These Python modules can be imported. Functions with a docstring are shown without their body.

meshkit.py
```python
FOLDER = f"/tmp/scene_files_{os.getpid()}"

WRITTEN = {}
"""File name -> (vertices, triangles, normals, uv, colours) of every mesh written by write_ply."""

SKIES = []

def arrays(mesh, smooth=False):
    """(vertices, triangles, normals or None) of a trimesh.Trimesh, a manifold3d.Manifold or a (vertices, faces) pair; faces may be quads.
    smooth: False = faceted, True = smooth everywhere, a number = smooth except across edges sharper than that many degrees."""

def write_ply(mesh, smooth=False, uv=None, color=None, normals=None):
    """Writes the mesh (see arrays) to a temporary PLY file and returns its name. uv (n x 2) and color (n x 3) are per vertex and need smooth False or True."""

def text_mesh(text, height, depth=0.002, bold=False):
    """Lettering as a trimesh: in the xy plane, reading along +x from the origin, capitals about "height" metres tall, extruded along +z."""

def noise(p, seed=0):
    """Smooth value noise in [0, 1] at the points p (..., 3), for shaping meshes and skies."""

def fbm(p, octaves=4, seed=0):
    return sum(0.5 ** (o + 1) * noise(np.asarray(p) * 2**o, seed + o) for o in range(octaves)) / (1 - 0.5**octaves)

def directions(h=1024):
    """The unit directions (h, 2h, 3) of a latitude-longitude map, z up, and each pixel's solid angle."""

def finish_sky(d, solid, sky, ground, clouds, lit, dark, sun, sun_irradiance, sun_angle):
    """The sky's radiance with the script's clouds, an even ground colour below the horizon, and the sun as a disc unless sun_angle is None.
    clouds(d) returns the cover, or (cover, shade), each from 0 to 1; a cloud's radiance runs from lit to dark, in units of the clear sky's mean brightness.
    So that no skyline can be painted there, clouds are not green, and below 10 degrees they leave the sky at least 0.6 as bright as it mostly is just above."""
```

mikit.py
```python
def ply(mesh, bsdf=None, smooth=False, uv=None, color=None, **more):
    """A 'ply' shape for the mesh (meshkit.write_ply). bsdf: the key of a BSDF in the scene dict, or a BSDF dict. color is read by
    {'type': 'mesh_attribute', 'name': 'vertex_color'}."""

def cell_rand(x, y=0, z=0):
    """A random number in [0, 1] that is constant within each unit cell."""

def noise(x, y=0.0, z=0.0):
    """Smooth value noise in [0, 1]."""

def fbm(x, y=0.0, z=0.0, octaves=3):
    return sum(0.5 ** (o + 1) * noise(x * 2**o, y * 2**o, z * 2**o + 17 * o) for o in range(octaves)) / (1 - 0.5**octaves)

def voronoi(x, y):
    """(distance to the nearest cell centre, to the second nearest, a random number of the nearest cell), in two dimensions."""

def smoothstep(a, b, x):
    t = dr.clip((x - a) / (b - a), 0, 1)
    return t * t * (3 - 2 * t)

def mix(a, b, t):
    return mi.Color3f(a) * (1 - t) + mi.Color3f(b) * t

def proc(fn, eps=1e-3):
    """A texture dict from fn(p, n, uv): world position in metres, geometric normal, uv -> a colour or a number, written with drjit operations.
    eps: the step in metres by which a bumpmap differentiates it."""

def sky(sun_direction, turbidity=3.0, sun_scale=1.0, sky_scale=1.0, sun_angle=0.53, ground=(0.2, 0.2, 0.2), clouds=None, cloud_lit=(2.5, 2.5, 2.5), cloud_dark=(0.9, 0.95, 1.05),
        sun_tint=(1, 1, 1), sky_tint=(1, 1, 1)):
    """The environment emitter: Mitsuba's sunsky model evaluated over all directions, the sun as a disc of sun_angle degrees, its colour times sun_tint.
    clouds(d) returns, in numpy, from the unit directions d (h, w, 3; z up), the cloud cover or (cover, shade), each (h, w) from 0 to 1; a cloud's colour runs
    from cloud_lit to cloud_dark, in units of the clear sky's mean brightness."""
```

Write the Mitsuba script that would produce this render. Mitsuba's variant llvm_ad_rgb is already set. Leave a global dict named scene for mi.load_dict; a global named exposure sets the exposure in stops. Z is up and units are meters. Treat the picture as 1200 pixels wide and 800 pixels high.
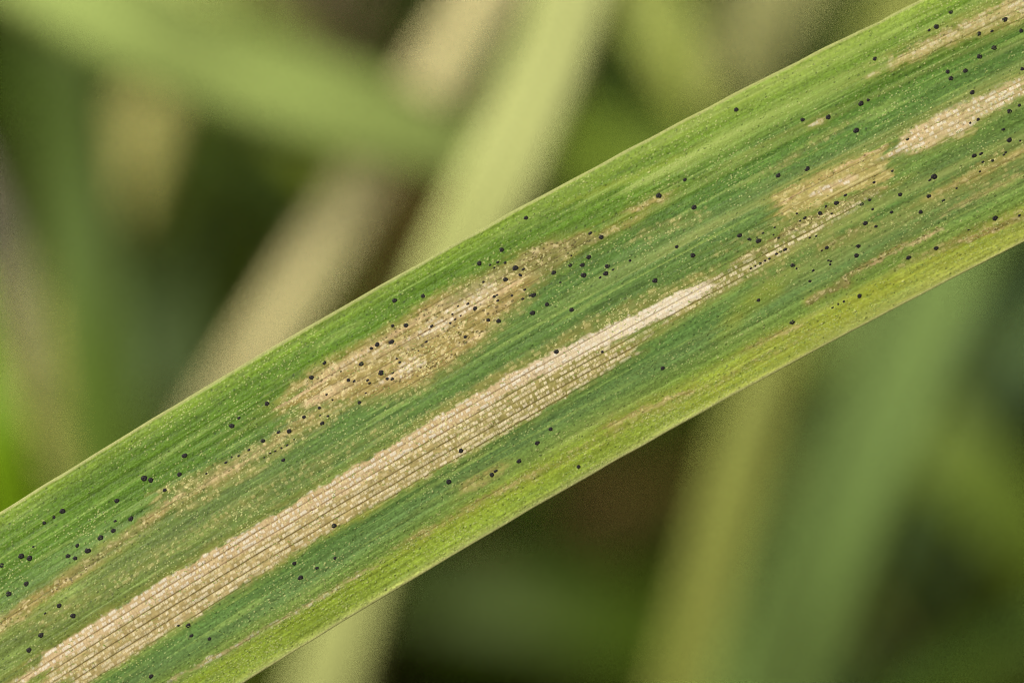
import math, random
import numpy as np, trimesh
import drjit as dr
import mitsuba as mi
import mikit, meshkit
from mikit import smoothstep, mix, cell_rand

rng = np.random.default_rng(7)
random.seed(7)
MM = 1e-3
ST = mi.ScalarTransform4f

# ------------------------------------------------------------------ camera, sky, exposure
PITCH = math.radians(35)
F = np.array([0, math.cos(PITCH), -math.sin(PITCH)])      # viewing direction
R = np.array([1.0, 0, 0])
U = np.cross(R, F)
LEAF_AT = np.array([0, 0, 0.16])                          # middle of the spotted leaf, 16 cm above the soil
DIST = 0.20
eye = LEAF_AT - DIST * F
exposure = 1.82
SUN = (-0.62, -0.42, 0.85)
scene, labels = {}, {}
scene['camera'] = {'type': 'thinlens', 'fov': math.degrees(2 * math.atan(32 / 200)), 'fov_axis': 'x',
                   'aperture_radius': 0.0069, 'focus_distance': DIST - 0.0001, 'near_clip': 0.01, 'far_clip': 500.0,
                   'to_world': ST().look_at(origin=eye.tolist(), target=LEAF_AT.tolist(), up=U.tolist())}
scene['daylight'] = mikit.sky(SUN, turbidity=3, sun_scale=1.3, sky_scale=0.35, sun_angle=30, ground=(0.01, 0.012, 0.008), sun_tint=(0.86, 0.97, 1.12), clouds=lambda d: 0.8 + 0 * d[..., 2], cloud_lit=(1.7, 1.7, 1.6), cloud_dark=(0.9, 0.9, 0.9))

GAIN = 0.62
def lin(c, g=GAIN):
    """A surface colour given as 8-bit sRGB values of the fully lit surface, as a reflectance."""
    c = np.asarray(c, float) / 255
    return (np.where(c < 0.04045, c / 12.92, ((c + 0.055) / 1.055) ** 2.4) * g).tolist()

def put(key, mesh, bsdf, normals=None, uv=None, smooth=True):
    if normals is not None:
        path = meshkit.write_ply(mesh, False, uv, None, normals=normals)
        scene[key] = {'type': 'ply', 'filename': path, 'face_normals': False, 'bsdf': {'type': 'ref', 'id': bsdf}}
    else:
        scene[key] = mikit.ply(mesh, bsdf, smooth=smooth, uv=uv)

# ------------------------------------------------------------------ the spotted leaf: its measured shape and marks (mm)
# s runs along the leaf, t across it (t = -8.36 upper edge ... +8.36 lower edge)
C0, C1, C2, W0, W1 = [1.3061913, 0.0003688, 0.0008027, 8.3564928, -0.0051866]
T = 8.36
# dark fruiting bodies: (s, t, radius)
SPOTS = [
    (-24.23, -5.51, 0.178), (-23.93, -5.21, 0.151), (-22.19, -4.59, 0.137), (-23.46, -4.23, 0.11), (-26.4, -5.22, 0.137), (-29.68, -6.43, 0.164), (-30.33, -6.39, 0.096), (-31.03, -6.41, 0.11),
    (-26.18, -3.81, 0.151), (-27.1, -4.21, 0.068), (-27.49, -3.76, 0.137), (-28.4, -3.8, 0.164), (-29.91, -4.16, 0.11), (-29.49, -3.55, 0.164), (-30.73, -3.91, 0.137), (-30.4, -3.57, 0.123),
    (-32.33, -5.53, 0.055), (-33.27, -5.43, 0.164), (-32.89, -5.04, 0.164), (-34.62, -5.59, 0.137), (-33.83, -3.83, 0.151), (-35.08, -3.89, 0.164), (-32.68, -1.64, 0.137), (-32.22, -0.66, 0.151),
    (-33.67, -1.7, 0.055), (-34.55, -0.71, 0.151), (-35.66, -0.34, 0.151), (-18.64, 3.75, 0.123), (-17.56, 4.73, 0.096), (-18.75, 4.7, 0.151), (-16.28, 4.77, 0.096), (-15.32, 3.03, 0.137),
    (-26.29, 3.58, 0.137), (-26.84, 3.27, 0.068), (-26.44, 4.22, 0.11), (-25.56, 4.96, 0.11), (-29.88, 5.0, 0.137), (-12.04, -5.55, 0.137), (-15.27, -5.55, 0.137), (-17.23, -5.68, 0.082),
    (-17.86, -5.48, 0.151), (-21.34, -5.41, 0.151), (-12.53, -3.68, 0.096), (-13.65, -3.67, 0.11), (-12.84, -2.77, 0.123), (-14.89, -3.39, 0.137), (-15.48, -3.67, 0.082), (-16.61, -3.7, 0.123),
    (-17.66, -3.67, 0.068), (-18.38, -3.68, 0.068), (-18.81, -3.83, 0.055), (-19.28, -3.73, 0.068), (-20.69, -3.77, 0.055), (-16.08, -2.04, 0.11), (-10.89, -5.94, 0.11), (-16.59, -2.82, 0.055),
    (-16.25, -2.78, 0.055), (-15.82, -2.74, 0.055), (-15.42, -2.71, 0.055), (-14.86, -2.79, 0.055), (-17.04, -2.78, 0.041), (-6.13, 3.02, 0.137), (-7.75, 4.3, 0.151), (-5.2, 5.28, 0.137),
    (-4.87, 5.2, 0.082), (-3.29, 5.39, 0.137), (-1.74, 4.97, 0.137), (-0.59, 4.63, 0.123), (-0.22, 7.55, 0.123), (2.25, -6.62, 0.137), (0.61, -6.56, 0.137), (1.15, -6.14, 0.068),
    (1.65, -6.06, 0.068), (2.04, -5.8, 0.082), (2.44, -5.21, 0.164), (2.83, -4.89, 0.068), (1.55, -4.87, 0.137), (1.29, -5.85, 0.055), (-3.46, -6.5, 0.123), (-5.15, -7.12, 0.137),
    (-5.29, -5.43, 0.137), (-6.03, -5.82, 0.096), (-6.59, -4.97, 0.151), (-7.45, -5.28, 0.137), (-7.88, -5.26, 0.096), (-8.91, -4.73, 0.137), (-8.09, -3.63, 0.164), (-7.94, -3.12, 0.096),
    (-9.06, -3.66, 0.068), (-10.1, -4.26, 0.11), (-9.82, -4.03, 0.068), (-1.01, -4.22, 0.123), (0.41, -4.28, 0.096), (-1.25, -4.7, 0.068), (-1.87, -4.87, 0.055), (-2.8, -4.19, 0.068),
    (-0.64, -3.18, 0.11), (-0.11, -2.82, 0.137), (2.58, -3.17, 0.151), (3.04, -2.26, 0.123), (1.99, -2.23, 0.151), (4.22, -1.21, 0.137), (4.38, -3.78, 0.137), (5.51, -3.69, 0.11),
    (6.18, -3.34, 0.137), (5.94, -2.73, 0.164), (6.77, -3.59, 0.137), (-2.42, -2.98, 0.096), (2.1, 0.61, 0.137), (-6.76, -3.63, 0.068), (-10.18, -2.72, 0.11), (-2.43, -4.24, 0.055),
    (-2.0, -4.27, 0.055), (-2.42, -4.61, 0.055), (4.56, -7.63, 0.123), (12.49, -4.89, 0.164), (14.4, -5.0, 0.11), (14.05, -3.19, 0.151), (15.65, -0.28, 0.137), (16.51, 0.57, 0.151),
    (11.88, -1.52, 0.11), (12.49, -0.57, 0.137), (9.65, -0.3, 0.151), (8.07, -4.3, 0.137), (7.51, -2.52, 0.137), (7.19, -2.17, 0.151), (7.7, -2.17, 0.068), (6.76, -2.12, 0.068),
    (8.91, -2.16, 0.082), (7.4, 4.74, 0.123), (14.7, 3.86, 0.11), (4.6, 2.01, 0.082), (7.59, -4.86, 0.082), (17.64, 2.94, 0.137), (20.03, 2.95, 0.11), (21.42, 4.26, 0.137),
    (21.82, 3.82, 0.082), (15.89, 6.09, 0.151), (18.1, 4.31, 0.096), (20.39, 6.62, 0.137), (17.09, 1.82, 0.068), (17.39, 1.83, 0.068), (17.69, 1.83, 0.082), (15.25, 1.87, 0.055),
    (15.56, 1.87, 0.055), (15.9, 1.87, 0.068), (16.26, 1.86, 0.055), (16.56, 1.88, 0.055), (19.36, 6.48, 0.068), (18.96, 6.47, 0.055), (18.55, 6.49, 0.055), (19.38, -7.42, 0.137),
    (28.52, -6.32, 0.123), (34.11, -6.83, 0.123), (32.86, -6.41, 0.151), (32.36, -6.42, 0.082), (36.81, -4.9, 0.151), (34.95, -4.81, 0.123), (35.74, -4.6, 0.068), (35.35, -3.58, 0.151),
    (34.28, -3.49, 0.151), (32.07, -3.51, 0.123), (33.06, -3.06, 0.137), (32.03, -3.03, 0.137), (32.75, -1.63, 0.137), (37.34, -3.79, 0.123), (36.19, -1.56, 0.11), (26.36, -4.17, 0.151),
    (26.87, -4.17, 0.096), (24.16, -4.34, 0.151), (22.68, -4.93, 0.123), (25.26, -2.78, 0.164), (21.4, -2.02, 0.151), (19.62, -2.5, 0.137), (21.92, 0.73, 0.137), (20.71, 0.82, 0.123),
    (23.82, 1.53, 0.096), (23.27, 1.55, 0.082), (25.65, 2.1, 0.123), (27.17, 3.02, 0.123), (26.25, 3.68, 0.123), (28.05, 2.06, 0.178), (27.72, 2.14, 0.068), (30.89, 2.02, 0.137),
    (31.32, 2.11, 0.082), (33.29, 2.13, 0.151), (34.16, 0.51, 0.137), (34.89, 0.44, 0.096), (32.21, 0.08, 0.096), (31.67, 0.05, 0.068), (30.18, 6.18, 0.164), (24.65, 2.85, 0.096),
    (27.76, -0.8, 0.068), (23.7, 2.13, 0.082), (33.27, 1.36, 0.082), (22.88, 2.71, 0.137), (23.36, 3.19, 0.096), (24.22, 5.91, 0.137), (26.03, 6.18, 0.137), (19.4, 1.89, 0.055),
    (19.8, 2.0, 0.055), (28.38, 6.08, 0.055), (31.61, 6.74, 0.082), (19.67, 2.97, 0.055), (-11.57, -3.7, 0.062), (-10.24, -4.96, 0.05), (2.28, -3.73, 0.061), (-3.91, -4.6, 0.074),
    (-7.46, -3.27, 0.054), (-12.72, -3.26, 0.054), (4.45, -3.04, 0.068), (-11.73, -4.17, 0.065), (5.87, -4.19, 0.054), (2.5, -4.63, 0.07), (0.6, -4.28, 0.058), (1.89, -3.29, 0.07),
    (-4.69, -3.92, 0.066), (-6.8, -3.91, 0.062), (-5.38, -3.67, 0.05), (2.47, -4.71, 0.073), (-9.04, -3.44, 0.074), (0.27, -5.42, 0.069), (2.37, -3.25, 0.048), (-9.54, -3.03, 0.049),
    (-7.67, -2.96, 0.074), (1.4, -3.8, 0.066), (-12.32, -2.98, 0.063), (0.47, -3.96, 0.062), (17.0, 0.27, 0.059), (21.21, 0.66, 0.046), (21.26, 0.59, 0.057), (19.39, 0.67, 0.055),
    (19.45, 0.17, 0.061), (25.95, 0.55, 0.073), (24.61, 0.66, 0.07), (17.7, 1.0, 0.053), (21.34, 1.19, 0.062), (16.04, 0.18, 0.066), (16.11, 0.27, 0.057), (22.65, 0.56, 0.073),
    (17.81, 0.3, 0.055), (17.52, 0.67, 0.049), (19.74, 0.65, 0.075), (16.54, 0.34, 0.047), (31.17, 2.63, 0.073), (30.72, 3.09, 0.057), (32.54, 2.82, 0.057), (28.94, 3.38, 0.056),
    (32.71, 2.74, 0.06), (27.84, 3.69, 0.062), (33.86, 2.48, 0.068), (31.74, 2.84, 0.071), (19.71, 3.99, 0.065), (17.74, 3.23, 0.069), (18.6, 3.83, 0.071), (19.73, 3.71, 0.056),
    (19.83, 3.83, 0.071), (21.79, 3.75, 0.072),
]
# diseased areas: kind, group, [(s, t, half width)], softness, strength, raggedness of the ends
LESIONS = [
    ('P', 'streak', [(-36.98, 0.75, 0.48), (-13.72, 1.15, 0.533), (-1.23, 0.88, 0.48), (11.74, 1.66, 0.533)], 0.117, 1.0, 1.81),
    ('C', 'streak', [(-35.55, 2.28, 1.067), (-14.27, 2.11, 1.12), (-1.5, 2.44, 1.013), (6.36, 2.38, 0.747)], 0.187, 0.92, 1.81),
    ('C', 'streak', [(8.63, 1.79, 0.533), (14.12, 1.73, 0.48), (19.04, 1.55, 0.373), (23.97, 1.34, 0.16)], 0.267, 0.8, 2.13),
    ('O', 'streak', [(9.67, 2.12, 0.427), (13.45, 1.85, 0.533)], 0.213, 0.7, 0.64),
    ('T', 'tan_upper', [(-14.15, -5.1, 0.427), (-10.78, -4.5, 1.28), (-6.62, -3.71, 1.92), (-2.44, -4.03, 1.867), (1.83, -4.57, 1.067), (4.4, -4.8, 0.693), (8.18, -4.49, 0.373)], 0.373, 0.88, 2.24),
    ('O', 'tan_upper', [(-14.64, -4.78, 1.173), (-6.69, -3.57, 2.453), (-0.86, -4.12, 2.24), (4.01, -4.1, 0.747)], 0.373, 0.65, 1.6),
    ('P', 'tan_upper', [(-6.25, -4.35, 0.32), (-1.79, -4.64, 0.48), (1.71, -4.89, 0.267)], 0.213, 0.6, 1.81),
    ('T', 'tan_upper', [(2.3, -5.41, 0.533), (5.15, -5.06, 0.533), (8.22, -4.47, 0.32)], 0.187, 0.9, 0.85),
    ('P', 'tan_upper', [(-8.2, -3.09, 0.213), (-6.51, -3.03, 0.48), (-5.12, -3.1, 0.213)], 0.213, 0.6, 0.53),
    ('P', 'tan_upper', [(-11.27, -5.27, 0.213), (-6.61, -4.8, 0.32)], 0.187, 0.45, 0.75),
    ('T', 'row', [(-22.73, -3.15, 0.267), (-14.16, -3.47, 0.373), (-8.74, -3.21, 0.32)], 0.267, 0.45, 2.13),
    ('O', 'row', [(-24.08, -3.52, 1.067), (-18.2, -2.91, 0.747), (-11.26, -3.13, 0.533)], 0.32, 0.75, 1.17),
    ('T', 'thin_tan', [(-37.92, -2.45, 0.373), (-30.14, -2.8, 0.32), (-22.6, -3.38, 0.213)], 0.24, 0.75, 1.6),
    ('O', 'olive', [(-8.97, 0.43, 0.427), (-1.18, 0.78, 0.907), (4.96, 0.74, 0.96), (10.92, 0.96, 0.533)], 0.32, 0.85, 2.13),
    ('O', 'olive', [(-34.79, -1.33, 0.48), (-27.46, -0.95, 0.48), (-16.87, -0.92, 0.48), (-8.53, -0.35, 0.427)], 0.32, 0.45, 1.6),
    ('O', 'olive', [(-27.57, 0.31, 1.067), (-11.9, 0.14, 1.067)], 0.64, 0.25, 2.13),
    ('S', 'patch', [(18.42, -0.83, 0.747), (21.39, -0.53, 0.96), (25.7, -0.1, 1.067)], 0.16, 1.0, 0.64),
    ('T', 'patch', [(18.2, -0.76, 0.096), (21.7, -1.11, 0.096), (26.16, -1.04, 0.096)], 0.08, 0.75, 0.53),
    ('P', 'patch', [(21.0, -0.37, 0.16), (23.64, -0.26, 0.267)], 0.16, 0.7, 0.53),
    ('P', 'pale', [(26.18, -0.53, 0.213), (28.28, -0.54, 0.64), (30.92, -0.47, 0.907), (32.5, -0.64, 0.64), (36.64, -0.62, 0.48)], 0.267, 0.78, 1.39),
    ('S', 'pale', [(27.4, -0.57, 0.747), (31.43, -0.32, 1.067)], 0.213, 0.5, 0.53),
    ('P', 'pink', [(27.26, -5.63, 0.16), (30.17, -5.73, 0.267), (34.23, -5.56, 0.373), (39.1, -5.25, 0.587)], 0.24, 0.28, 1.6),
    ('S', 'pink', [(27.74, -5.63, 0.267), (34.16, -5.41, 0.587), (39.0, -5.06, 0.853)], 0.267, 0.75, 1.6),
    ('T', 'thin_tan', [(15.03, 1.17, 0.16), (18.79, 0.92, 0.24), (25.0, 1.09, 0.187)], 0.107, 0.9, 0.64),
    ('T', 'thin_tan', [(17.4, 5.43, 0.213), (20.52, 5.45, 0.213)], 0.08, 0.8, 0.32),
    ('T', 'thin_tan', [(19.72, 5.27, 0.133), (23.14, 5.06, 0.213), (26.95, 5.23, 0.133)], 0.107, 0.7, 0.64),
    ('O', 'lower_right', [(23.78, 6.09, 0.267), (32.09, 6.77, 0.427)], 0.16, 0.8, 0.75),
    ('T', 'lower_right', [(27.69, 6.62, 0.16), (31.99, 6.96, 0.267)], 0.107, 0.7, 0.75),
    ('O', 'olive', [(24.06, 3.38, 0.427), (28.74, 3.57, 0.427), (33.97, 3.82, 0.64)], 0.373, 0.5, 2.13),
    ('O', 'olive', [(13.31, -0.08, 0.267), (17.4, 0.17, 0.32), (22.91, 1.09, 0.267)], 0.32, 0.5, 2.13),
    ('O', 'olive', [(14.38, 2.36, 0.427), (19.61, 2.73, 0.533), (25.43, 3.06, 0.427)], 0.427, 0.45, 2.67),
    ('S', 'olive', [(26.8, 4.41, 0.16), (33.94, 4.43, 0.16)], 0.16, 0.5, 1.6),
    ('O', 'olive', [(1.2, 0.9, 0.32), (8.35, 1.2, 0.427), (13.97, 0.9, 0.267)], 0.267, 0.5, 2.13),
    ('O', 'olive', [(17.85, -2.87, 0.213), (22.88, -3.28, 0.32), (25.39, -3.5, 0.213)], 0.267, 0.4, 2.13),
    ('O', 'olive', [(26.54, 3.21, 0.32), (30.79, 3.09, 0.64), (34.5, 2.84, 0.533)], 0.267, 0.75, 0.96),
    ('S', 'olive', [(26.93, 3.05, 0.16), (34.31, 3.18, 0.32)], 0.16, 0.7, 1.6),
    ('P', 'dash', [(22.79, -4.44, 0.053), (23.48, -4.39, 0.213), (24.08, -4.38, 0.107)], 0.107, 0.6, 0.27),
    ('O', 'dash', [(22.24, -3.43, 0.32), (24.95, -3.23, 0.267)], 0.213, 0.6, 0.75),
    ('T', 'dash', [(19.84, 2.85, 0.16), (22.51, 2.92, 0.16)], 0.107, 0.6, 0.53),
    ('O', 'dash', [(10.16, -3.16, 0.427), (14.92, -2.47, 0.427)], 0.213, 0.55, 0.75),
    ('T', 'dash', [(10.25, -4.96, 0.187), (13.1, -4.64, 0.213)], 0.16, 0.65, 0.75),
    ('T', 'dash', [(7.84, -4.43, 0.213), (10.46, -4.23, 0.16)], 0.16, 0.6, 0.75),
    ('O', 'edge_rows', [(-12.27, 6.19, 0.267), (-2.02, 6.61, 0.32), (7.51, 7.08, 0.267), (17.12, 7.26, 0.213)], 0.187, 0.5, 1.6),
    ('S', 'edge_rows', [(-11.13, 6.36, 0.133), (-6.78, 6.32, 0.133), (-2.02, 6.61, 0.107)], 0.107, 0.6, 1.07),
    ('S', 'edge_rows', [(2.73, 6.36, 0.16), (5.42, 6.46, 0.187), (8.55, 6.86, 0.107)], 0.107, 0.8, 0.64),
    ('S', 'edge_rows', [(12.88, 6.17, 0.107), (16.61, 6.55, 0.16)], 0.107, 0.7, 0.53),
    ('S', 'edge_rows', [(-7.32, 5.1, 0.213), (-6.13, 5.17, 0.373), (-3.8, 5.41, 0.213)], 0.213, 0.55, 0.53),
    ('P', 'edge_rows', [(-29.29, 5.89, 0.133), (-21.7, 6.34, 0.133), (-14.29, 6.47, 0.107)], 0.107, 0.5, 0.96),
    ('Y', 'y', [(-18.83, 2.47, 0.32), (-10.93, 2.23, 0.373), (-5.93, 2.66, 0.32)], 0.32, 0.0, 1.07),
    ('Y', 'y', [(-20.96, 2.91, 0.373), (-9.82, 2.99, 0.427), (-4.87, 2.97, 0.32)], 0.32, 0.6, 1.07),
    ('Y', 'y', [(7.79, 7.67, 0.533), (16.39, 7.48, 0.693), (20.36, 6.85, 0.64), (23.99, 6.82, 0.427)], 0.427, 0.75, 1.6),
    ('Y', 'y', [(25.12, 6.94, 0.48), (29.76, 7.22, 0.587)], 0.373, 0.7, 1.07),
    ('Y', 'y', [(-11.86, 6.55, 0.427), (1.5, 6.89, 0.427)], 0.373, 0.4, 2.13),
    ('Y', 'y', [(11.28, 4.67, 0.48), (14.19, 3.8, 0.64), (17.48, 3.31, 0.427)], 0.533, 0.55, 1.07),
    ('Y', 'y', [(-11.47, -6.0, 0.427), (-7.49, -5.42, 0.427), (-1.68, -5.92, 0.427)], 0.32, 0.5, 1.07),
    ('B', 'b', [(9.15, -6.79, 0.32), (14.79, -6.07, 0.64), (24.92, -5.93, 0.587), (30.22, -5.82, 0.427)], 0.427, 0.75, 2.67),
    ('B', 'b', [(14.52, -7.76, 0.32), (23.45, -7.63, 0.48), (32.25, -7.39, 0.533)], 0.427, 0.5, 2.13),
    ('B', 'b', [(0.97, -7.38, 0.373), (9.57, -7.55, 0.373)], 0.427, 0.35, 2.67),
    ('Y', 'b', [(6.98, -7.25, 0.16), (12.67, -6.6, 0.213), (16.76, -6.36, 0.16)], 0.213, 0.6, 1.6),
]

def n2(x, y, k=0):
    x, y = mi.Float(x), mi.Float(y)
    ix, iy = dr.floor(x), dr.floor(y)
    fx, fy = x - ix, y - iy
    fx, fy = fx * fx * (3 - 2 * fx), fy * fy * (3 - 2 * fy)
    return dr.lerp(dr.lerp(cell_rand(ix, iy, k), cell_rand(ix + 1, iy, k), fx),
                   dr.lerp(cell_rand(ix, iy + 1, k), cell_rand(ix + 1, iy + 1, k), fx), fy)

def lesion_masks(s, t, which=None):
    row = dr.floor(t / 0.3 + 100)
    rag = cell_rand(row, 3, 5) - 0.5
    rag2 = n2(s * 0.9, t * 3.3, 11) - 0.5
    tt = t + 0.22 * (n2(s * 1.6, t * 2.0, 21) - 0.5) + 0.16 * (n2(s * 6.0, t * 5.0, 22) - 0.5)
    out = {}
    for kind, group, pts, soft, strength, end in LESIONS:
        if which and group not in which:
            continue
        ss = s + (rag * 1.3 + rag2 * 1.5) * end
        tc, h = mi.Float(pts[0][1]), mi.Float(pts[0][2])
        for (a, ta, ha), (b, tb, hb) in zip(pts, pts[1:]):
            x = dr.clip((s - a) * (1 / (b - a)), 0, 1)
            tc = tc + x * (tb - ta)
            h = h + x * (hb - ha)
        e = end * 0.7
        m = smoothstep(pts[0][0] - e, pts[0][0] + e, ss) * (1 - smoothstep(pts[-1][0] - e, pts[-1][0] + e, ss))
        h = h * (0.45 + 0.55 * smoothstep(0.0, 0.9, m))
        dist = dr.abs(tt - tc) - h
        if kind in 'TCPS' and not which:
            hal = smoothstep(pts[0][0] - 3 * e, pts[0][0], ss) * (1 - smoothstep(pts[-1][0], pts[-1][0] + 3 * e, ss)) * (1 - smoothstep(-0.15, 0.75, dist)) * strength
            out['H'] = dr.maximum(out['H'], hal) if 'H' in out else hal
        d = dist * (0.5 / soft) + 0.5
        d = 1 - dr.clip(d, 0, 1)
        m = m * d * d * (3 - 2 * d) * strength
        out[kind] = dr.maximum(out[kind], m) if kind in out else m
    return out

def cells(s, t, warp=0.0):
    """Two rows of pale cells between neighbouring veins: (mask, brightness)."""
    tw = t + 0.05 * (n2(s * 1.3, t * 0.7, 31) - 0.5)
    if warp:
        tw = tw + warp * (n2(s * 3.1, t * 2.6, 32) - 0.5)
        s = s + warp * (n2(s * 2.9 + 7, t * 3.3, 33) - 0.5)
    r = dr.floor(tw / 0.3)
    y = tw / 0.3 - r - 0.5
    x = s / (0.17 + 0.07 * cell_rand(r, 2, 46)) + 7.3 * cell_rand(r, 0, 41) + 2.6 * (n2(s * 1.5, r * 3.1, 42) - 0.5)
    c = dr.floor(x)
    x = x - c - 0.5
    b = cell_rand(c, r, 43)
    jy = (cell_rand(c, r, 44) - 0.5) * 0.25
    sl = 0.9 * (cell_rand(c, r, 45) - 0.3)
    m = (1 - smoothstep(0.16 + 0.26 * b, 0.36 + 0.26 * b, dr.abs(x + sl * (y + jy)))) * (1 - smoothstep(0.18, 0.46, dr.abs(y + jy)))
    return m, b

def flecks(s, t, k, sx, sy, slant, size):
    tw = t + 0.06 * (n2(s * 0.8, t * 0.9, k) - 0.5)
    r = dr.floor(tw / sy)
    y = tw / sy - r
    x = s / sx + 9.7 * cell_rand(r, 1, k)
    c = dr.floor(x)
    x = x - c
    px, py = 0.2 + 0.6 * cell_rand(c, r, k + 1), 0.25 + 0.5 * cell_rand(c, r, k + 2)
    dx, dy = (x - px) * sx, (y - py) * sy
    sl = slant * (cell_rand(c, r, k + 3) - 0.35)
    dx = dx + sl * dy
    d = dr.sqrt(dx * dx * 0.6 + dy * dy)
    size = size * (0.55 + 0.75 * cell_rand(c, r, k + 5))
    return 1 - smoothstep(size * 0.5, size, d), cell_rand(c, r, k + 4)

def vein(s, t):
    tv = t + 0.06 * (n2(s * 0.35, t * 0.4, 51) - 0.5)
    q = tv / 0.6
    r = dr.floor(q)
    d = dr.abs(q - r - 0.5) * 0.6
    return 1 - smoothstep(0.012, 0.065, d), r

BAND = [(-1.0, (160, 178, 84)), (-0.975, (122, 152, 44)), (-0.86, (92, 128, 32)), (-0.60, (90, 128, 38)), (-0.38, (90, 126, 55)),
        (-0.10, (95, 127, 60)), (0.18, (102, 133, 61)), (0.40, (99, 136, 67)), (0.56, (112, 145, 80)), (0.70, (127, 158, 74)),
        (0.80, (150, 176, 60)), (0.93, (152, 177, 66)), (1.0, (190, 202, 112))]

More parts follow.
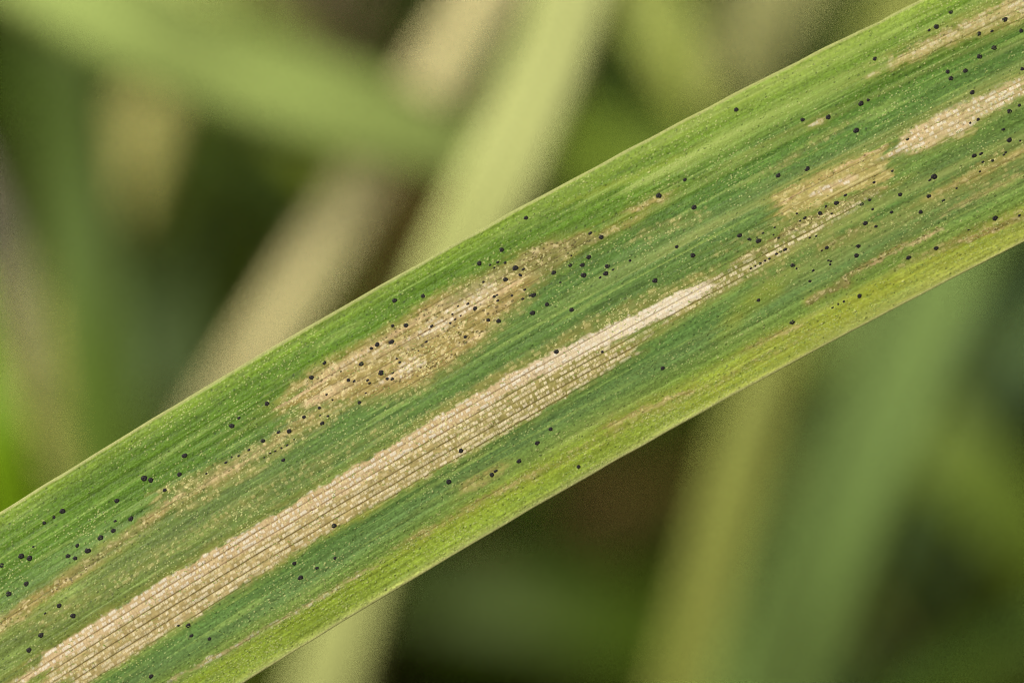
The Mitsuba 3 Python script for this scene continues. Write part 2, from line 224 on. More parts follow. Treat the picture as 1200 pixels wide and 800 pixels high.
def leaf_color(p, n, uv):
    s, t = uv.x, uv.y
    v = t / T
    vb = v + 0.10 * (n2(s * 0.05, v * 3.0, 61) - 0.5)
    vb = dr.select(dr.abs(v) > 0.93, v, vb)
    col = mi.Color3f(lin(BAND[0][1]))
    for (a, _), (b, cb) in zip(BAND, BAND[1:]):
        col = mix(col, lin(cb), smoothstep(a, b, vb))
    # paler and yellower towards the tip along the upper half, bluish bloom in places
    col = mix(col, lin((160, 186, 78)), 0.6 * smoothstep(2, 34, s) * (1 - smoothstep(-0.85, -0.35, v + 0.01 * s)))
    col = mix(col, lin((116, 142, 80)), 0.35 * smoothstep(0.55, 0.75, n2(s * 0.10, t * 0.55, 62)) * (1 - smoothstep(0.5, 0.75, dr.abs(v))))
    col = mix(col, lin((122, 134, 56)), 0.5 * (1 - smoothstep(-34, -8, s)) * (1 - smoothstep(0.15, 0.35, dr.abs(v + 0.1))))
    col = mix(col, lin((192, 202, 92)), 0.72 * smoothstep(-4, 26, s) * smoothstep(0.70, 0.82, v))
    # fine lines along the leaf
    l1 = n2(s * 0.16, t * 3.4, 63)
    l2 = n2(s * 0.35, t * 8.5, 64)
    l3 = n2(s * 0.10, t * 1.3, 65)
    col = col * (0.62 + 0.30 * l1 + 0.28 * l2 + 0.18 * l3)
    streak = smoothstep(0.70, 0.92, n2(s * 0.22, t * 5.0, 66))
    col = mix(col, lin((156, 184, 92)), 0.45 * streak)
    fine = n2(s * 5.0, t * 12.0, 67)
    fine2 = n2(s * 2.0, t * 9.0, 78)
    line = n2(s * 0.07, t * 8.0, 80)
    fine3 = smoothstep(0.15, 0.85, n2(s * 7.5 + t * 3.0, t * 9.0 - s * 2.0, 85))
    fine4 = smoothstep(0.2, 0.8, n2(s * 10.0 - t * 4.0, t * 8.0 + s * 3.0, 88))
    blot = n2(s * 2.6, t * 5.0, 86)
    col = col * (0.53 + 0.22 * fine + 0.16 * fine2 + 0.14 * line + 0.24 * fine3 + 0.16 * fine4 + 0.14 * blot)
    hair = smoothstep(0.74, 0.95, n2(s * 0.16, t * 9.0, 79))
    col = mix(col, lin((166, 192, 104)), 0.32 * hair)

    pale = smoothstep(0.55, 0.85, n2(s * 0.05, t * 1.9, 84)) * smoothstep(-6, 14, s + 1.2 * t)
    col = mix(col, mix(lin((140, 158, 78)), lin((186, 188, 112)), l2), 0.42 * pale)
    M = lesion_masks(s, t)
    vn, vr = vein(s, t)
    cm, cb = cells(s, t)
    col = col * (1.03 - 0.13 * vn * n2(s * 0.1, vr * 3.7, 87))
    vv = vn * smoothstep(0.25, 0.6, n2(s * 0.2, vr * 5.7, 68) + 0.25)
    mott = n2(s * 2.2, t * 3.2, 69)
    mott2 = n2(s * 0.7, t * 1.4, 70)
    Y, B, O, Tn, C, P = (M[k] for k in 'YBOTCP')
    S = M['S']
    wm, wb = cells(s, t, 0.38)
    grain = 0.40 * n2(s * 2.4, t * 8.5, 76) + 0.25 * wb + 0.35 * n2(s * 0.8, t * 4.4, 77) - 0.5
    def dissolve(m, k):
        return dr.clip(m + k * grain * 4 * m * (1 - m), 0, 1)
    O, Tn, C, P, S = dissolve(O, 0.9), dissolve(Tn, 1.0), dissolve(C, 0.9), dissolve(P, 1.1), dissolve(S, 1.1)
    col = mix(col, mix(lin((134, 140, 52)), lin((178, 168, 84)), mott), M['H'] * dr.clip(0.15 + 0.75 * line * mott2 + 0.5 * (l2 - 0.3), 0, 0.85))
    col = mix(col, mix(lin((150, 172, 44)), lin((182, 188, 66)), mott), Y * (0.35 + 0.5 * mott2))
    col = mix(col, mix(lin((150, 184, 74)), lin((196, 212, 122)), l1), B * (0.35 + 0.55 * l3))
    # olive, half dead tissue: pale cells scattered over a brownish green
    col = mix(col, mix(lin((118, 130, 60)), lin((164, 156, 88)), mott), O * (0.45 + 0.5 * mott2))
    col = mix(col, lin((214, 206, 136)), O * cm * smoothstep(0.55, 0.85, cb) * 0.6)
    straw = mix(mix(lin((164, 156, 86)), lin((196, 182, 112)), mott), lin((216, 202, 138)), smoothstep(0.5, 0.9, line))
    straw = mix(straw, lin((226, 216, 152)), wm * smoothstep(0.6, 0.85, wb) * 0.6)
    straw = mix(straw, lin((112, 92, 48)), 0.55 * vv)
    col = mix(col, straw * (0.84 + 0.32 * fine), S)
    # tan tissue
    tz = n2(s * 0.18, t * 0.75, 75)
    tan = mix(mix(lin((160, 140, 76)), lin((190, 170, 106)), mott), lin((216, 188, 142)), smoothstep(0.5, 0.9, l1))
    tan = mix(tan, mix(lin((122, 124, 62)), lin((166, 160, 100)), mott), 0.9 * smoothstep(0.42, 0.68, tz))
    tan = mix(tan, lin((96, 74, 40)), 0.55 * vv)
    tan = mix(tan, lin((242, 226, 172)), wm * smoothstep(0.6, 0.9, wb) * 0.6)
    d1, e1_ = flecks(s + 0.6, t + 0.05, 110, 0.34, 0.22, 3.0, 0.085)
    d2, e2_ = flecks(s + 2.6, t + 0.12, 120, 0.55, 0.30, 1.0, 0.11)
    zone = smoothstep(0.30, 0.70, n2(s * 0.5, t * 1.0, 72))
    scr = dr.clip(d1 * smoothstep(0.62, 0.70, e1_ * (0.55 + 0.6 * zone)) + d2 * smoothstep(0.72, 0.80, e2_ * (0.5 + 0.6 * zone)), 0, 1)
    tan = mix(tan, lin((78, 60, 30)), 0.8 * scr)
    col = mix(col, tan * (0.78 + 0.44 * fine), Tn)
    # bleached rows of empty cells with brown veins between
    pal = mix(mix(lin((180, 160, 102)), lin((214, 192, 136)), mott), mix(lin((126, 132, 58)), lin((166, 158, 86)), mott), smoothstep(-18, 6, s) * 0.7)
    pal = mix(pal, mix(lin((216, 198, 146)), lin((252, 240, 204)), cb), cm * smoothstep(0.10, 0.40, cb) * 0.9)
    pal = mix(pal, lin((96, 78, 44)), 0.72 * vv)
    pal = pal * (0.80 + 0.40 * fine)
    col = mix(col, pal, C)
    pk = mix(mix(lin((208, 182, 126)), lin((244, 222, 172)), mott), lin((228, 206, 164)), l2)
    pk = mix(pk, lin((252, 242, 218)), smoothstep(-6, 8, s) * (1 - smoothstep(15, 20, s)) * 0.75)
    pk = mix(pk, lin((250, 244, 226)), cm * smoothstep(0.4, 0.7, cb) * 0.75)
    pk = mix(pk, lin((188, 158, 112)), 0.44 * (1 - cm) * (0.5 + 0.8 * fine2) * (1 - 0.45 * smoothstep(-4, 8, s)))
    pk = mix(pk, lin((118, 92, 56)), dr.clip(0.55 * vv * (1 - smoothstep(4, 14, s) * 0.4) + 0.35 * scr, 0, 1))
    col = mix(col, pk, P)
    # surface cell glints painted into the colour, denser towards lower edge and sick tissue
    dead = dr.maximum(dr.maximum(Tn, C), dr.maximum(P, O))
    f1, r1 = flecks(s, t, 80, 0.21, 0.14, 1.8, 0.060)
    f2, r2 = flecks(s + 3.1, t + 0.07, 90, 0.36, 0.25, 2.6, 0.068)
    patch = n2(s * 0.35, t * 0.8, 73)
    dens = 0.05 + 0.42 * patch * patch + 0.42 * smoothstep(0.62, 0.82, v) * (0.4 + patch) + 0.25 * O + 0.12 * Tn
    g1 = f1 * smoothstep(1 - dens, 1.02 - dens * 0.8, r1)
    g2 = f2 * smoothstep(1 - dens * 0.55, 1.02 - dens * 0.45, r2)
    painted_glint = mix(lin((174, 202, 110)), lin((244, 236, 170)), dr.maximum(dead, 0.35 * r1 + 0.2))
    col = mix(col, painted_glint, dr.clip((0.50 + 0.15 * dead) * g1 * (0.25 + 0.8 * patch + 0.3 * r2) + (0.48 + 0.3 * dead) * g2, 0, 0.85))
    f3, r3 = flecks(s + 1.7, t + 0.11, 100, 0.5, 0.27, 2.0, 0.08)
    col = mix(col, lin((44, 60, 26)), 0.55 * f3 * smoothstep(0.70, 0.95, r3) * (1 - 0.4 * dead))
    rim = smoothstep(0.978, 0.996, dr.abs(v) + 0.006 * (n2(s * 2.0, v, 74) - 0.5))
    col = mix(col, lin((190, 192, 128)), 0.7 * rim)
    return dr.clip(col, 0.004, 0.8)

def leaf_height(p, n, uv):
    s, t = uv.x, uv.y
    h = 0.012 * n2(s * 0.3, t * 7.0, 64) + 0.010 * n2(s * 0.16, t * 3.4, 63)
    cm, cb = cells(s, t)
    f1, r1 = flecks(s, t, 80, 0.21, 0.14, 1.8, 0.060)
    f2, r2 = flecks(s + 3.1, t + 0.07, 90, 0.36, 0.25, 2.6, 0.068)
    h = h + 0.010 * cm * cb + 0.012 * f1 * r1 + 0.024 * f2 * smoothstep(0.5, 0.9, r2) + 0.008 * n2(s * 5.0, t * 12.0, 67) + 0.012 * n2(s * 0.07, t * 8.0, 80)
    return h * MM

scene['leaf_material'] = {'type': 'twosided', 'bsdf': {'type': 'bumpmap', 'arbitrary': mikit.proc(leaf_height, eps=2.5e-5), 'scale': 1.0,
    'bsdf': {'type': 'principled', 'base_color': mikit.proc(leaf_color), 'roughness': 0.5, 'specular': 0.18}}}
scene['spot_material'] = {'type': 'twosided', 'bsdf': {'type': 'principled', 'base_color': {'type': 'rgb', 'value': [0.008, 0.007, 0.007]}, 'roughness': 0.6, 'specular': 0.25}}

# leaf frame: e1 along the leaf (up to the right), e2 across it, e3 towards the viewer's side
th = math.radians(29.4)
e1 = math.cos(th) * R + math.sin(th) * U
e2 = math.sin(th) * R - math.cos(th) * U
e3 = -F

def leaf_point(s, t):
    """World position of the leaf's upper surface (numpy, mm in)."""
    s, t = np.asarray(s, float), np.asarray(t, float)
    v = t / T
    sc = np.clip(s, -45, 45)
    cen = C0 + C1 * sc + C2 * sc * sc + (s - sc) * (C1 + 2 * C2 * sc)
    half = W0 + W1 * sc
    out = np.clip((s - 45) / 85, 0, 1)
    half = half * np.sqrt(np.clip(1 - out ** 1.8, 0, 1)) * (1 - 0.35 * np.clip((-45 - s) / 90, 0, 1)) + 0.02
    edge = 0.05 * (meshkit.noise(np.stack([s * 0.5, v * 2, 0 * s], -1), 5) - 0.5) * np.abs(v) ** 6
    nick = 0.06 * np.exp(-((s - 29.8) / 0.8) ** 2) * (v < 0) * np.abs(v) ** 8
    y = cen + v * half + edge - nick * -1
    z = -0.011 * (t * half / 8.36) ** 2 + 0.10 * np.sin(t * 0.55 + 0.4) + 0.0006 * s * s * np.where(np.abs(s) > 40, 0.6, 0.25)
    z = z - 0.012 * s
    rib = (0.5 + 0.5 * np.cos(2 * np.pi * t / 0.6 + 0.3 * np.sin(s * 0.15))) * (0.5 + meshkit.noise(np.stack([s * 0.1, np.floor(t / 0.6 + 0.5) * 3.3, 0 * s], -1), 9))
    z = z + 0.016 * rib * (1 - np.abs(v) ** 10) + 0.10 * (meshkit.noise(np.stack([s * 0.11, t * 0.35, 0 * s], -1), 3) - 0.5) + 0.012 * (meshkit.noise(np.stack([s * 2.0, t * 2.5, 0 * s], -1), 4) - 0.5)
    drop = np.clip(s - 45, 0, None)
    base = np.clip(-45 - s, 0, None)
    pos = LEAF_AT + MM * (s[..., None] * e1 + y[..., None] * e2 + z[..., None] * e3)
    # outside the measured stretch the tip arches over and the base bends down towards the soil
    pos = pos + MM * (-0.0045 * drop[..., None] ** 2) * np.array([0, 0, 1.0]) + MM * (-0.0035 * base[..., None] ** 2) * np.array([-0.1, 0.1, 1.0])
    return pos

s_line = np.concatenate([np.linspace(-150, -46, 40)[:-1], np.linspace(-46, 46, 900), np.linspace(46, 129.5, 50)[1:]])
t_line = np.linspace(-T, T, 180)
S, Tt = np.meshgrid(s_line, t_line, indexing='ij')
top = leaf_point(S, Tt)
nS, nT = S.shape
idx = np.arange(nS * nT).reshape(nS, nT)
quads = np.stack([idx[:-1, :-1], idx[:-1, 1:], idx[1:, 1:], idx[1:, :-1]], -1).reshape(-1, 4)
tris = np.vstack([quads[:, [0, 1, 2]], quads[:, [0, 2, 3]]])
TV, TUV = top.reshape(-1, 3), np.stack([S, Tt], -1).reshape(-1, 2)
def vertex_normals(v, f):
    fn = np.cross(v[f[:, 1]] - v[f[:, 0]], v[f[:, 2]] - v[f[:, 0]])
    n = np.zeros_like(v)
    for k in range(3):
        np.add.at(n, f[:, k], fn)
    return n / np.maximum(np.linalg.norm(n, axis=1, keepdims=True), 1e-30)
if np.mean(np.cross(TV[tris[:, 1]] - TV[tris[:, 0]], TV[tris[:, 2]] - TV[tris[:, 0]]) @ e3) < 0:
    tris = tris[:, ::-1]
TN = vertex_normals(TV, tris)

def sub(faces):
    used, inv = np.unique(faces, return_inverse=True)
    return (TV[used], inv.reshape(-1, 3)), TN[used], TUV[used]

PATCHES = [('streak', 'lesion', 'long bleached streak of empty cells with brown veins'), ('tan_upper', 'lesion', 'broad tan patch peppered with dark spots'),
           ('patch', 'lesion', 'short straw coloured patch with a brown upper border'), ('pale', 'lesion', 'pale bleached patch running off to the upper right'),
           ('pink', 'lesion', 'thin pinkish streak close to the upper edge'), ('row', 'lesion', 'ragged tan rows trailing from the broad tan patch'),
           ('olive', 'lesion', 'olive brown half dead band beside the bleached streak'), ('thin_tan', 'lesion', 'thin tan line along the veins')]
cent = TUV[tris].mean(1)
cs, ct = mi.Float(cent[:, 0].astype(np.float32)), mi.Float(cent[:, 1].astype(np.float32))
owner = np.full(len(tris), -1)
adjacent = trimesh.Trimesh(TV, tris, process=False).face_adjacency
inside = np.abs(cent[:, 0]) < 44
for i, (g, _, _) in enumerate(PATCHES):
    m = np.max([np.array(x) for x in lesion_masks(cs, ct, [g]).values()], axis=0)
    owner[(m > 0.42) & (owner < 0) & inside] = i
labels['grass_leaf'] = {'label': 'sharp green grass leaf with a bleached streak, tan patches and black dots across the picture', 'category': 'leaf'}
count_lesion = 0
for i, (g, name, lab) in enumerate(PATCHES):
    own = np.flatnonzero(owner == i)
    both = adjacent[(owner[adjacent] == i).all(1)]
    comps = sorted(trimesh.graph.connected_components(both, nodes=own, min_len=1), key=len, reverse=True)
    for j, comp in enumerate(comps):
        if len(comp) < 500 or count_lesion >= 40:
            owner[comp] = -1
            continue
        key = 'grass_leaf__lesion' + ('' if count_lesion == 0 else '_%03d' % count_lesion)
        count_lesion += 1
        mesh, nn, uu = sub(tris[comp])
        put(key, mesh, 'leaf_material', nn, uu)
        if j == 0:
            labels[key] = {'label': lab}
mesh, nn, uu = sub(tris[owner < 0])
put('grass_leaf__blade', mesh, 'leaf_material', nn, uu)
# underside and rounded edges
t_low = np.linspace(-T, T, 9)
S2, T2 = np.meshgrid(s_line, t_low, indexing='ij')
low = leaf_point(S2, T2) - MM * 0.17 * e3 * (1 - 0.45 * np.abs(T2 / T)[..., None] ** 6)
def grid_mesh(g, flip):
    a, b = g.shape[:2]
    ii = np.arange(a * b).reshape(a, b)
    q = np.stack([ii[:-1, :-1], ii[1:, :-1], ii[1:, 1:], ii[:-1, 1:]], -1).reshape(-1, 4)
    if flip:
        q = q[:, ::-1]
    return g.reshape(-1, 3), np.vstack([q[:, [0, 1, 2]], q[:, [0, 2, 3]]])
m = grid_mesh(low, False)
put('grass_leaf__underside', m, 'leaf_material', uv=np.stack([S2, T2 * 0.98], -1).reshape(-1, 2))
for j, (k, sgn) in enumerate(((0, -1), (-1, 1))):
    a, b = top[:, k], low[:, k]
    mid = (a + b) / 2 + sgn * MM * 0.05 * e2
    q1, q2 = a * 0.75 + b * 0.25 + sgn * MM * 0.04 * e2, a * 0.25 + b * 0.75 + sgn * MM * 0.04 * e2
    g = np.stack([a, q1, mid, q2, b], 1)
    put('grass_leaf__margin' + ('' if j == 0 else '_001'), grid_mesh(g, sgn > 0), 'leaf_material', uv=np.stack([np.repeat(s_line[:, None], 5, 1), np.full((nS, 5), sgn * T)], -1).reshape(-1, 2))

# dark fruiting bodies: low domes with a sunken mouth, pressed a little out of round along the veins
def spot_mesh(s, t, r, seed):
    g = np.random.default_rng(seed)
    c = leaf_point(np.array([s]), np.array([t]))[0]
    na = 14
    prof = [(1.15, -0.05), (1.0, 0.10), (0.86, 0.18), (0.62, 0.26), (0.36, 0.28), (0.20, 0.18), (0.0, 0.10)]
    if r < 0.09:
        prof = [(1.1, -0.04), (0.9, 0.16), (0.5, 0.30), (0.0, 0.34)]
    ang = np.linspace(0, 2 * np.pi, na, endpoint=False)
    lump = 1 + 0.10 * np.cos(ang * 2 + g.uniform(0, 6)) * g.uniform(0.2, 1) + 0.06 * np.cos(ang * 3 + g.uniform(0, 6)) + 0.07 * np.cos(ang * 5 + g.uniform(0, 6))
    if r < 0.09:
        lump = lump * (1 + 0.5 * np.abs(np.cos(ang)) * g.uniform(0, 1.2))
    v, f = [], []
    for k, (q, h) in enumerate(prof[:-1]):
        rr = r * q * lump
        v.append(c + MM * (rr * np.cos(ang))[:, None] * e1 * 1.08 + MM * (rr * np.sin(ang))[:, None] * e2 * 0.94 + MM * r * h * e3)
    v.append((c + MM * r * prof[-1][1] * e3)[None])
    v = np.vstack(v)
    for k in range(len(prof) - 2):
        for a in range(na):
            b = (a + 1) % na
            i0, i1, i2, i3 = k * na + a, k * na + b, (k + 1) * na + b, (k + 1) * na + a
            f += [[i0, i2, i1], [i0, i3, i2]]
    k = len(prof) - 2
    f += [[k * na + a, len(v) - 1, k * na + (a + 1) % na] for a in range(na)]
    return v, np.array(f)
for i, (s, t, r) in enumerate(SPOTS):
    put('grass_leaf__fungal_spot' + ('' if i == 0 else '_%03d' % i), spot_mesh(s, t, r, i), 'spot_material', smooth=True)

# fine pale hairs standing along the veins
def hair_mesh(n):
    g = np.random.default_rng(11)
    s = g.uniform(-44, 44, n)
    t = (np.round(g.uniform(-8.1, 8.1, n) / 0.3) + g.normal(0, 0.12, n)) * 0.3
    keep = g.random(n) < 0.35 + 0.45 * (t > 5) + 0.35 * (meshkit.noise(np.stack([s * 0.4, t * 0.8, 0 * s], -1), 8) > 0.55)
    s, t = s[keep], np.clip(t[keep], -8.2, 8.2)
    n = len(s)
    p = leaf_point(s, t)
    a = g.normal(0.5, 0.55, n)
    d = np.cos(a)[:, None] * e1 + np.sin(a)[:, None] * e2
    L = g.uniform(0.10, 0.30, n)[:, None] * MM
    w = np.cross(d, e3) * (g.uniform(0.014, 0.026, n)[:, None] * MM)
    lift = g.uniform(0.25, 0.8, n)[:, None]
    bend = np.cross(d, e3) * (g.normal(0, 0.35, n)[:, None])
    p1 = p + L * 0.5 * (d + lift * e3)
    p2 = p + L * (d + 0.75 * lift * e3 + bend)
    q = [p - w, p + w, p + e3 * 0.03 * MM, p1 - w * 0.8, p1 + w * 0.8, p1 + e3 * 0.025 * MM, p2]
    v = np.stack(q, 1).reshape(-1, 3)
    f = np.array([[0, 1, 4], [0, 4, 3], [1, 2, 5], [1, 5, 4], [2, 0, 3], [2, 3, 5], [3, 4, 6], [4, 5, 6], [5, 3, 6]])
    return v, (f[None] + 7 * np.arange(n)[:, None, None]).reshape(-1, 3)
scene['hair_material'] = {'type': 'twosided', 'bsdf': {'type': 'principled', 'base_color': {'type': 'rgb', 'value': lin((150, 176, 92))}, 'roughness': 0.3, 'specular': 0.5}}
put('grass_leaf__hairs', hair_mesh(10000), 'hair_material', smooth=False)
labels['grass_leaf__hairs'] = {'kind': 'stuff', 'label': 'tiny pale hairs along the veins'}

# ------------------------------------------------------------------ grass around it
def catmull(P, n):
    P = np.asarray(P, float)
    Q = np.vstack([2 * P[0] - P[1], P, 2 * P[-1] - P[-2]])
    out = []
    for i in range(len(P) - 1):
        p0, p1, p2, p3 = Q[i:i + 4]
        u = np.linspace(0, 1, n, endpoint=False)[:, None]
        out.append(0.5 * (2 * p1 + (p2 - p0) * u + (2 * p0 - 5 * p1 + 4 * p2 - p3) * u ** 2 + (3 * p1 - p0 - 3 * p2 + p3) * u ** 3))
    return np.vstack(out + [P[-1:]])

def blade_mesh(path, width, face, fold=0.12, thick=0.0004, tip=0.35):
    """A closed, slightly folded blade along path (root first), its broad side turned towards face."""
    path = np.asarray(path)
    tan = np.gradient(path, axis=0)
    tan /= np.linalg.norm(tan, axis=1, keepdims=True)
    side = np.cross(tan, face)
    side /= np.linalg.norm(side, axis=1, keepdims=True)
    nor = np.cross(side, tan)
    L = np.concatenate([[0], np.cumsum(np.linalg.norm(np.diff(path, axis=0), axis=1))])
    x = L / L[-1]
    w = width / 2 * np.clip((1 - x) / tip, 0, 1) ** 0.6 * (0.75 + 0.25 * np.clip(x / 0.2, 0, 1)) + 0.0002
    q = np.array([-1, -0.5, 0, 0.5, 1])
    up = path[:, None] + (w[:, None] * q)[..., None] * side[:, None] + (fold * w[:, None] * (np.abs(q) - 0.5))[..., None] * nor[:, None]
    dn = up[:, 1:-1] - thick * nor[:, None]
    ring = np.concatenate([up, dn[:, ::-1]], 1)
    n, m = ring.shape[:2]
    f = []
    for a in range(m):
        b = (a + 1) % m
        i = np.arange(n - 1) * m
        f.append(np.stack([i + a, i + b, i + b + m], -1))
        f.append(np.stack([i + a, i + b + m, i + a + m], -1))
    for k in (0, (n - 1) * m):
        f.append(np.array([[k, k + a, k + a + 1] for a in range(1, m - 1)]))
    uv = np.stack([np.repeat(L[:, None], m, 1), np.repeat(np.concatenate([q, q[3:0:-1]])[None], n, 0)], -1)
    return (ring.reshape(-1, 3), np.vstack(f)), uv.reshape(-1, 2)

def blade_material(key, rgb, var=0.06):
    c = np.array(lin(rgb))
    seed = len(scene)
    def fn(p, n, uv):
        l = n2(uv.x * 30, uv.y * 2.5, seed % 50)
        l2 = n2(uv.x * 6, uv.y * 9 + 3, seed % 50 + 1)
        b = n2(uv.x * 90, uv.y * 1.0, seed % 50 + 2)
        return mix((c * (1 - var)).tolist(), (c * (1 + var)).tolist(), 0.5 * l + 0.5 * l2) * (0.94 + 0.12 * b)
    scene[key] = {'type': 'twosided', 'bsdf': {'type': 'principled', 'base_color': mikit.proc(fn), 'roughness': 0.5, 'specular': 0.35}}

GROUND = 0.0
def to_world(q):
    q = np.asarray(q, float)
    return LEAF_AT + MM * (q[..., :1] * R + q[..., 1:2] * U + q[..., 2:3] * F)

# name, axis as (right, up, depth) in mm from the spotted leaf, width, colour, whether it roots below, roll, label
BLADES = [
    ('grass_shoot', [[-54.0, 38.9, 70], [-42.1, 32.3, 72], [-32.9, 27.3, 74], [-24.5, 23.4, 78], [-15.0, 20.5, 82], [-6.1, 17.6, 87], [3.1, 14.5, 94]], np.float64(8.1), [194, 218, 122], 0, 0, 'broad light green blade crossing the upper left from the left edge'),
    ('dry_stalk', [[3.2, 45.2, 103], [-2.0, 33.6, 100], [-6.4, 26.2, 98], [-12.6, 16.2, 96], [-16.6, 9.9, 96], [-21.5, 2.4, 98], [-28.2, -8.1, 102], [-35.3, -19.7, 108]], np.float64(4.3), [236, 226, 164], 1, 0, 'pale brown dry stalk slanting behind the upper left'),
    ('grass_shoot', [[9.4, 40.5, 62], [6.2, 31.2, 60], [3.5, 23.6, 60], [-0.3, 14.6, 60], [-4.2, 7.0, 62], [-8.5, -5.0, 66], [-12.2, -17.3, 70], [-15.8, -29.4, 76], [-19.7, -42.4, 84]], np.float64(6.5), [201, 210, 131], 1, 0, 'wide pale yellow green blade behind the middle of the spotted leaf'),
    ('grass_shoot', [[-46.8, 48.5, 125], [-44.8, 34.1, 120], [-43.5, 17.1, 120], [-41.8, 0.0, 120], [-40.6, -17.3, 124], [-39.6, -35.2, 130]], np.float64(8.6), [101, 129, 42], 1, 0, 'upright mid green blade near the left edge'),
    ('grass_shoot', [[-49.3, 7.5, 80], [-46.7, -2.2, 80], [-44.8, -9.0, 80], [-43.9, -16.7, 84], [-43.7, -27.8, 90]], np.float64(5.7), [127, 168, 17], 1, 0, 'bright yellow green blade tip at the far left edge'),
    ('dry_grass_shoot', [[-36.9, 30.8, 150], [-40.6, 23.3, 150], [-44.6, 16.0, 152], [-48.4, 7.6, 156], [-51.8, -1.9, 160]], np.float64(8.7), [232, 227, 135], 1, 0, 'short straw coloured blade tip in the upper left'),
    ('grass_shoot', [[0.0, 70.4, 122], [6.7, 50.6, 116], [13.7, 33.3, 112], [16.1, 26.5, 110], [18.6, 20.7, 110]], np.float64(8.0), [166, 180, 74], 0, 0, 'olive green blade just right of the pale yellow green one'),
    ('dry_grass_shoot', [[49.9, 80.6, 160], [39.9, 57.5, 148], [28.1, 38.1, 140], [24.9, 30.8, 140], [22.3, 25.5, 142]], np.float64(10.3), [236, 236, 155], 0, 0, 'pale straw green blade at the top right of centre'),
    ('grass_stalk', [[27.6, 10.8, 88], [24.4, 0.8, 90], [21.7, -7.7, 90], [19.1, -17.9, 92], [16.6, -29.2, 96], [14.2, -42.2, 104]], np.float64(5.0), [173, 183, 89], 1, 0, 'slim yellow olive stalk below the spotted leaf on the right'),
    ('grass_shoot', [[45.5, 17.9, 105], [40.4, 7.2, 100], [35.2, -4.8, 100], [30.2, -17.7, 102], [25.1, -32.9, 108], [21.1, -46.3, 116]], np.float64(10.4), [155, 188, 101], 1, 0, 'wide grey green blade at the lower right'),
    ('grass_shoot', [[33.6, 4.7, 150], [40.5, -3.7, 145], [48.3, -12.8, 142], [58.4, -22.8, 142], [68.3, -33.2, 146]], np.float64(9.2), [121, 146, 45], 0, 0, 'olive blade sloping down to the right edge'),
    ('grass_shoot', [[-21.7, -28.6, 170], [-7.8, -28.4, 165], [3.9, -30.1, 162], [15.4, -33.3, 162], [29.3, -39.0, 166]], np.float64(12.7), [89, 117, 10], 0, 0, 'olive green blade lying across the bottom centre'),
    ('grass_shoot', [[-48.9, 52.0, 190], [-39.0, 41.1, 185], [-31.6, 34.6, 182], [-22.4, 26.5, 182], [-12.5, 14.6, 190]], np.float64(10.3), [169, 188, 68], 1, 0, 'blurred yellowish blade at the top left behind the broad light green one'),
    ('grass_shoot', [[74.0, 11.1, 180], [63.0, 0.5, 175], [56.5, -9.0, 175], [49.7, -22.3, 180], [41.6, -41.6, 190]], np.float64(11.1), [104, 135, 86], 1, 0, 'dull grey green blade at the right edge'),
    ('grass_shoot', [[-38.4, 10.7, 200], [-43.2, -2.1, 195], [-47.4, -14.7, 195], [-53.3, -32.0, 200]], np.float64(9.5), [105, 132, 73], 1, 0, 'dull green blade low behind the left part of the leaf'),
    ('dry_grass_shoot', [[-60.7, 25.4, 140], [-57.1, 14.5, 140], [-54.2, 5.4, 140], [-53.8, -3.6, 142], [-55.4, -14.8, 146]], np.float64(4.0), [171, 167, 139], 1, 0, 'greyish straw blade at the left edge above the bright yellow green tip'),
    ('dry_grass_shoot', [[-3.7, 26.1, 150], [-8.4, 17.7, 150], [-12.2, 10.3, 152], [-16.1, 0.0, 156], [-21.1, -11.5, 160]], np.float64(4.1), [109, 77, 33], 1, 0, 'brown dead blade between the pale stalk and the pale yellow green blade'),
    ('dry_grass_shoot', [[-32.8, 56.9, 210], [-24.8, 45.4, 205], [-19.4, 37.8, 205], [-14.2, 29.5, 210]], np.float64(7.6), [136, 114, 81], 0, 0, 'dull grey brown dead blade at the top left of centre'),
    ('dry_grass_shoot', [[-21.3, -22.4, 200], [-6.3, -25.8, 195], [4.2, -24.0, 192], [15.7, -19.9, 192], [27.5, -16.9, 196]], np.float64(10.0), [118, 98, 46], 0, 0, 'dark brown dead blade low in the bottom centre'),
]
count = {}
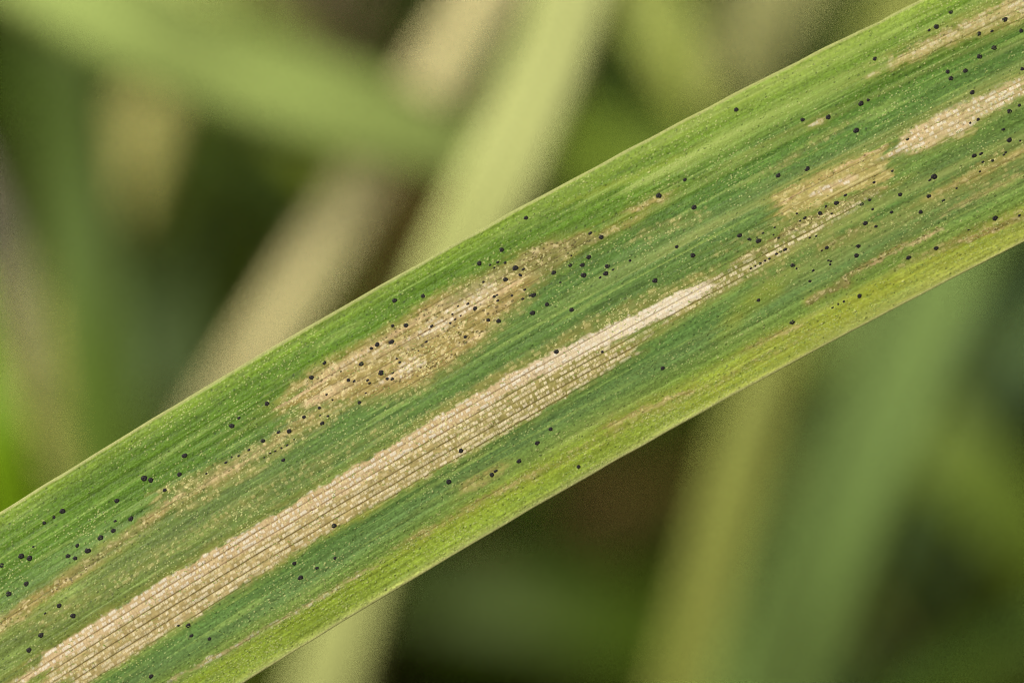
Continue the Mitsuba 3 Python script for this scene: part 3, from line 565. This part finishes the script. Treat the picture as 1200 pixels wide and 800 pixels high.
for name, axis, width, rgb, down, roll, lab in BLADES:
    k = count.get(name, 0)
    count[name] = k + 1
    key = name + ('' if k == 0 else '_%03d' % k)
    pts = to_world(axis)
    if down:                                             # root: carry the lower end on to the soil
        if pts[0][2] > pts[-1][2]:
            pts = pts[::-1]
        d = pts[0] - pts[1]
        d /= np.linalg.norm(d)
        p = pts[0]
        ext = []
        while p[2] > GROUND - 0.004:
            d = d * 0.75 + np.array([0, 0, -0.25])
            d /= np.linalg.norm(d)
            p = p + d * 0.02
            ext.append(p)
        pts = np.vstack([np.array(ext)[::-1], pts]) if ext else pts
        d = pts[-1] - pts[-2]
        d /= np.linalg.norm(d)
        p = pts[-1]
        ext = []
        for _ in range(4 if name != 'dry_grass_shoot' else 0):
            d = d + np.array([0, 0, -0.22])
            d /= np.linalg.norm(d)
            p = p + d * 0.018
            ext.append(p)
        if ext:
            pts = np.vstack([pts, ext])
    else:                                                # arching blade: both ends bend down
        if pts[0][0] > pts[-1][0]:
            pass
        d = pts[0] - pts[1]
        d /= np.linalg.norm(d)
        p, ext = pts[0], []
        while p[2] > GROUND - 0.004:
            d = d * 0.8 + np.array([0, 0, -0.2])
            d /= np.linalg.norm(d)
            p = p + d * 0.02
            ext.append(p)
        pts = np.vstack([np.array(ext)[::-1], pts]) if ext else pts
    path = catmull(pts, 6)
    face = -F * math.cos(math.radians(roll)) + R * math.sin(math.radians(roll))
    (mesh, uv) = blade_mesh(path, width * MM, face, tip=0.12 if down else 0.06)
    mk = 'material_of_' + key
    blade_material(mk, rgb)
    put(key, mesh, mk, uv=uv)
    labels[key] = {'label': lab, 'category': 'stalk' if 'stalk' in name else 'grass blade'}

# the mass of grass behind and around, and the soil
def soil(p, n, uv):
    a = mikit.fbm(p.x * 25, p.y * 25, 0, 4)
    b = mikit.fbm(p.x * 120, p.y * 120, 5, 3)
    return mix(mix(lin((50, 38, 20)), lin((90, 70, 38)), a), lin((112, 96, 54)), smoothstep(0.58, 0.75, b))
scene['soil_material'] = {'type': 'twosided', 'bsdf': {'type': 'principled', 'base_color': mikit.proc(soil), 'roughness': 0.9, 'specular': 0.2}}
gx = np.concatenate([-np.geomspace(200, 1.01, 24), np.linspace(-1, 1, 81), np.geomspace(1.01, 200, 24)])
GX, GY = np.meshgrid(gx, gx, indexing='ij')
GZ = 0.012 * (meshkit.fbm(np.stack([GX * 14, GY * 14, 0 * GX], -1), 4, 2) - 0.5)
put('ground', grid_mesh(np.stack([GX, GY, GZ], -1), False), 'soil_material')
labels['ground'] = {'kind': 'structure', 'label': 'dark brown soil under the grass', 'category': 'ground'}

TONES = [(92, 116, 26), (78, 108, 26), (104, 122, 34), (120, 126, 56)]
for j in range(4):
    blade_material('grass_material_%d' % j, TONES[j], 0.08)
acc = [[] for _ in TONES]
g = np.random.default_rng(21)
for i in range(2600):
    near = i < 1500
    if near:
        x, y = g.uniform(-0.26, 0.26), g.uniform(0.10, 0.62)
    else:
        rr, aa = 0.3 + 3.0 * g.random() ** 1.4, g.uniform(0, 2 * np.pi)
        x, y = rr * math.cos(aa), rr * math.sin(aa)
        if y < 0.08 and abs(x) < 0.35 and y > -0.5:
            continue
    h = g.uniform(0.05, 0.13) if near else g.uniform(0.08, 0.2)
    d = g.normal(size=2) * 0.45
    p = np.array([x, y, -0.004])
    pts = [p]
    v = np.array([d[0] * 0.4, d[1] * 0.4, 1.0])
    for _ in range(5):
        v = v / np.linalg.norm(v)
        p = p + v * h / 4
        pts.append(p)
        v = v + np.array([d[0] * 0.5, d[1] * 0.5, -0.12])
    pts = np.array(pts)
    a = g.uniform(0, 2 * np.pi)
    m, uv = blade_mesh(pts, g.uniform(0.003, 0.0075), np.array([math.cos(a), math.sin(a), 0.35]), thick=0.0003, tip=0.6)
    acc[g.integers(0, 4) if g.random() < 0.4 else g.integers(0, 3)].append((m, uv))
for j, items in enumerate(acc):
    vs, fs, us, o = [], [], [], 0
    for (v, f), uv in items:
        vs.append(v); fs.append(f + o); us.append(uv); o += len(v)
    put('grass__%03d' % (j + 1), (np.vstack(vs), np.vstack(fs)), 'grass_material_%d' % j, uv=np.vstack(us))
labels['grass'] = {'kind': 'stuff', 'label': 'dense out of focus grass growing behind the spotted leaf', 'category': 'grass'}
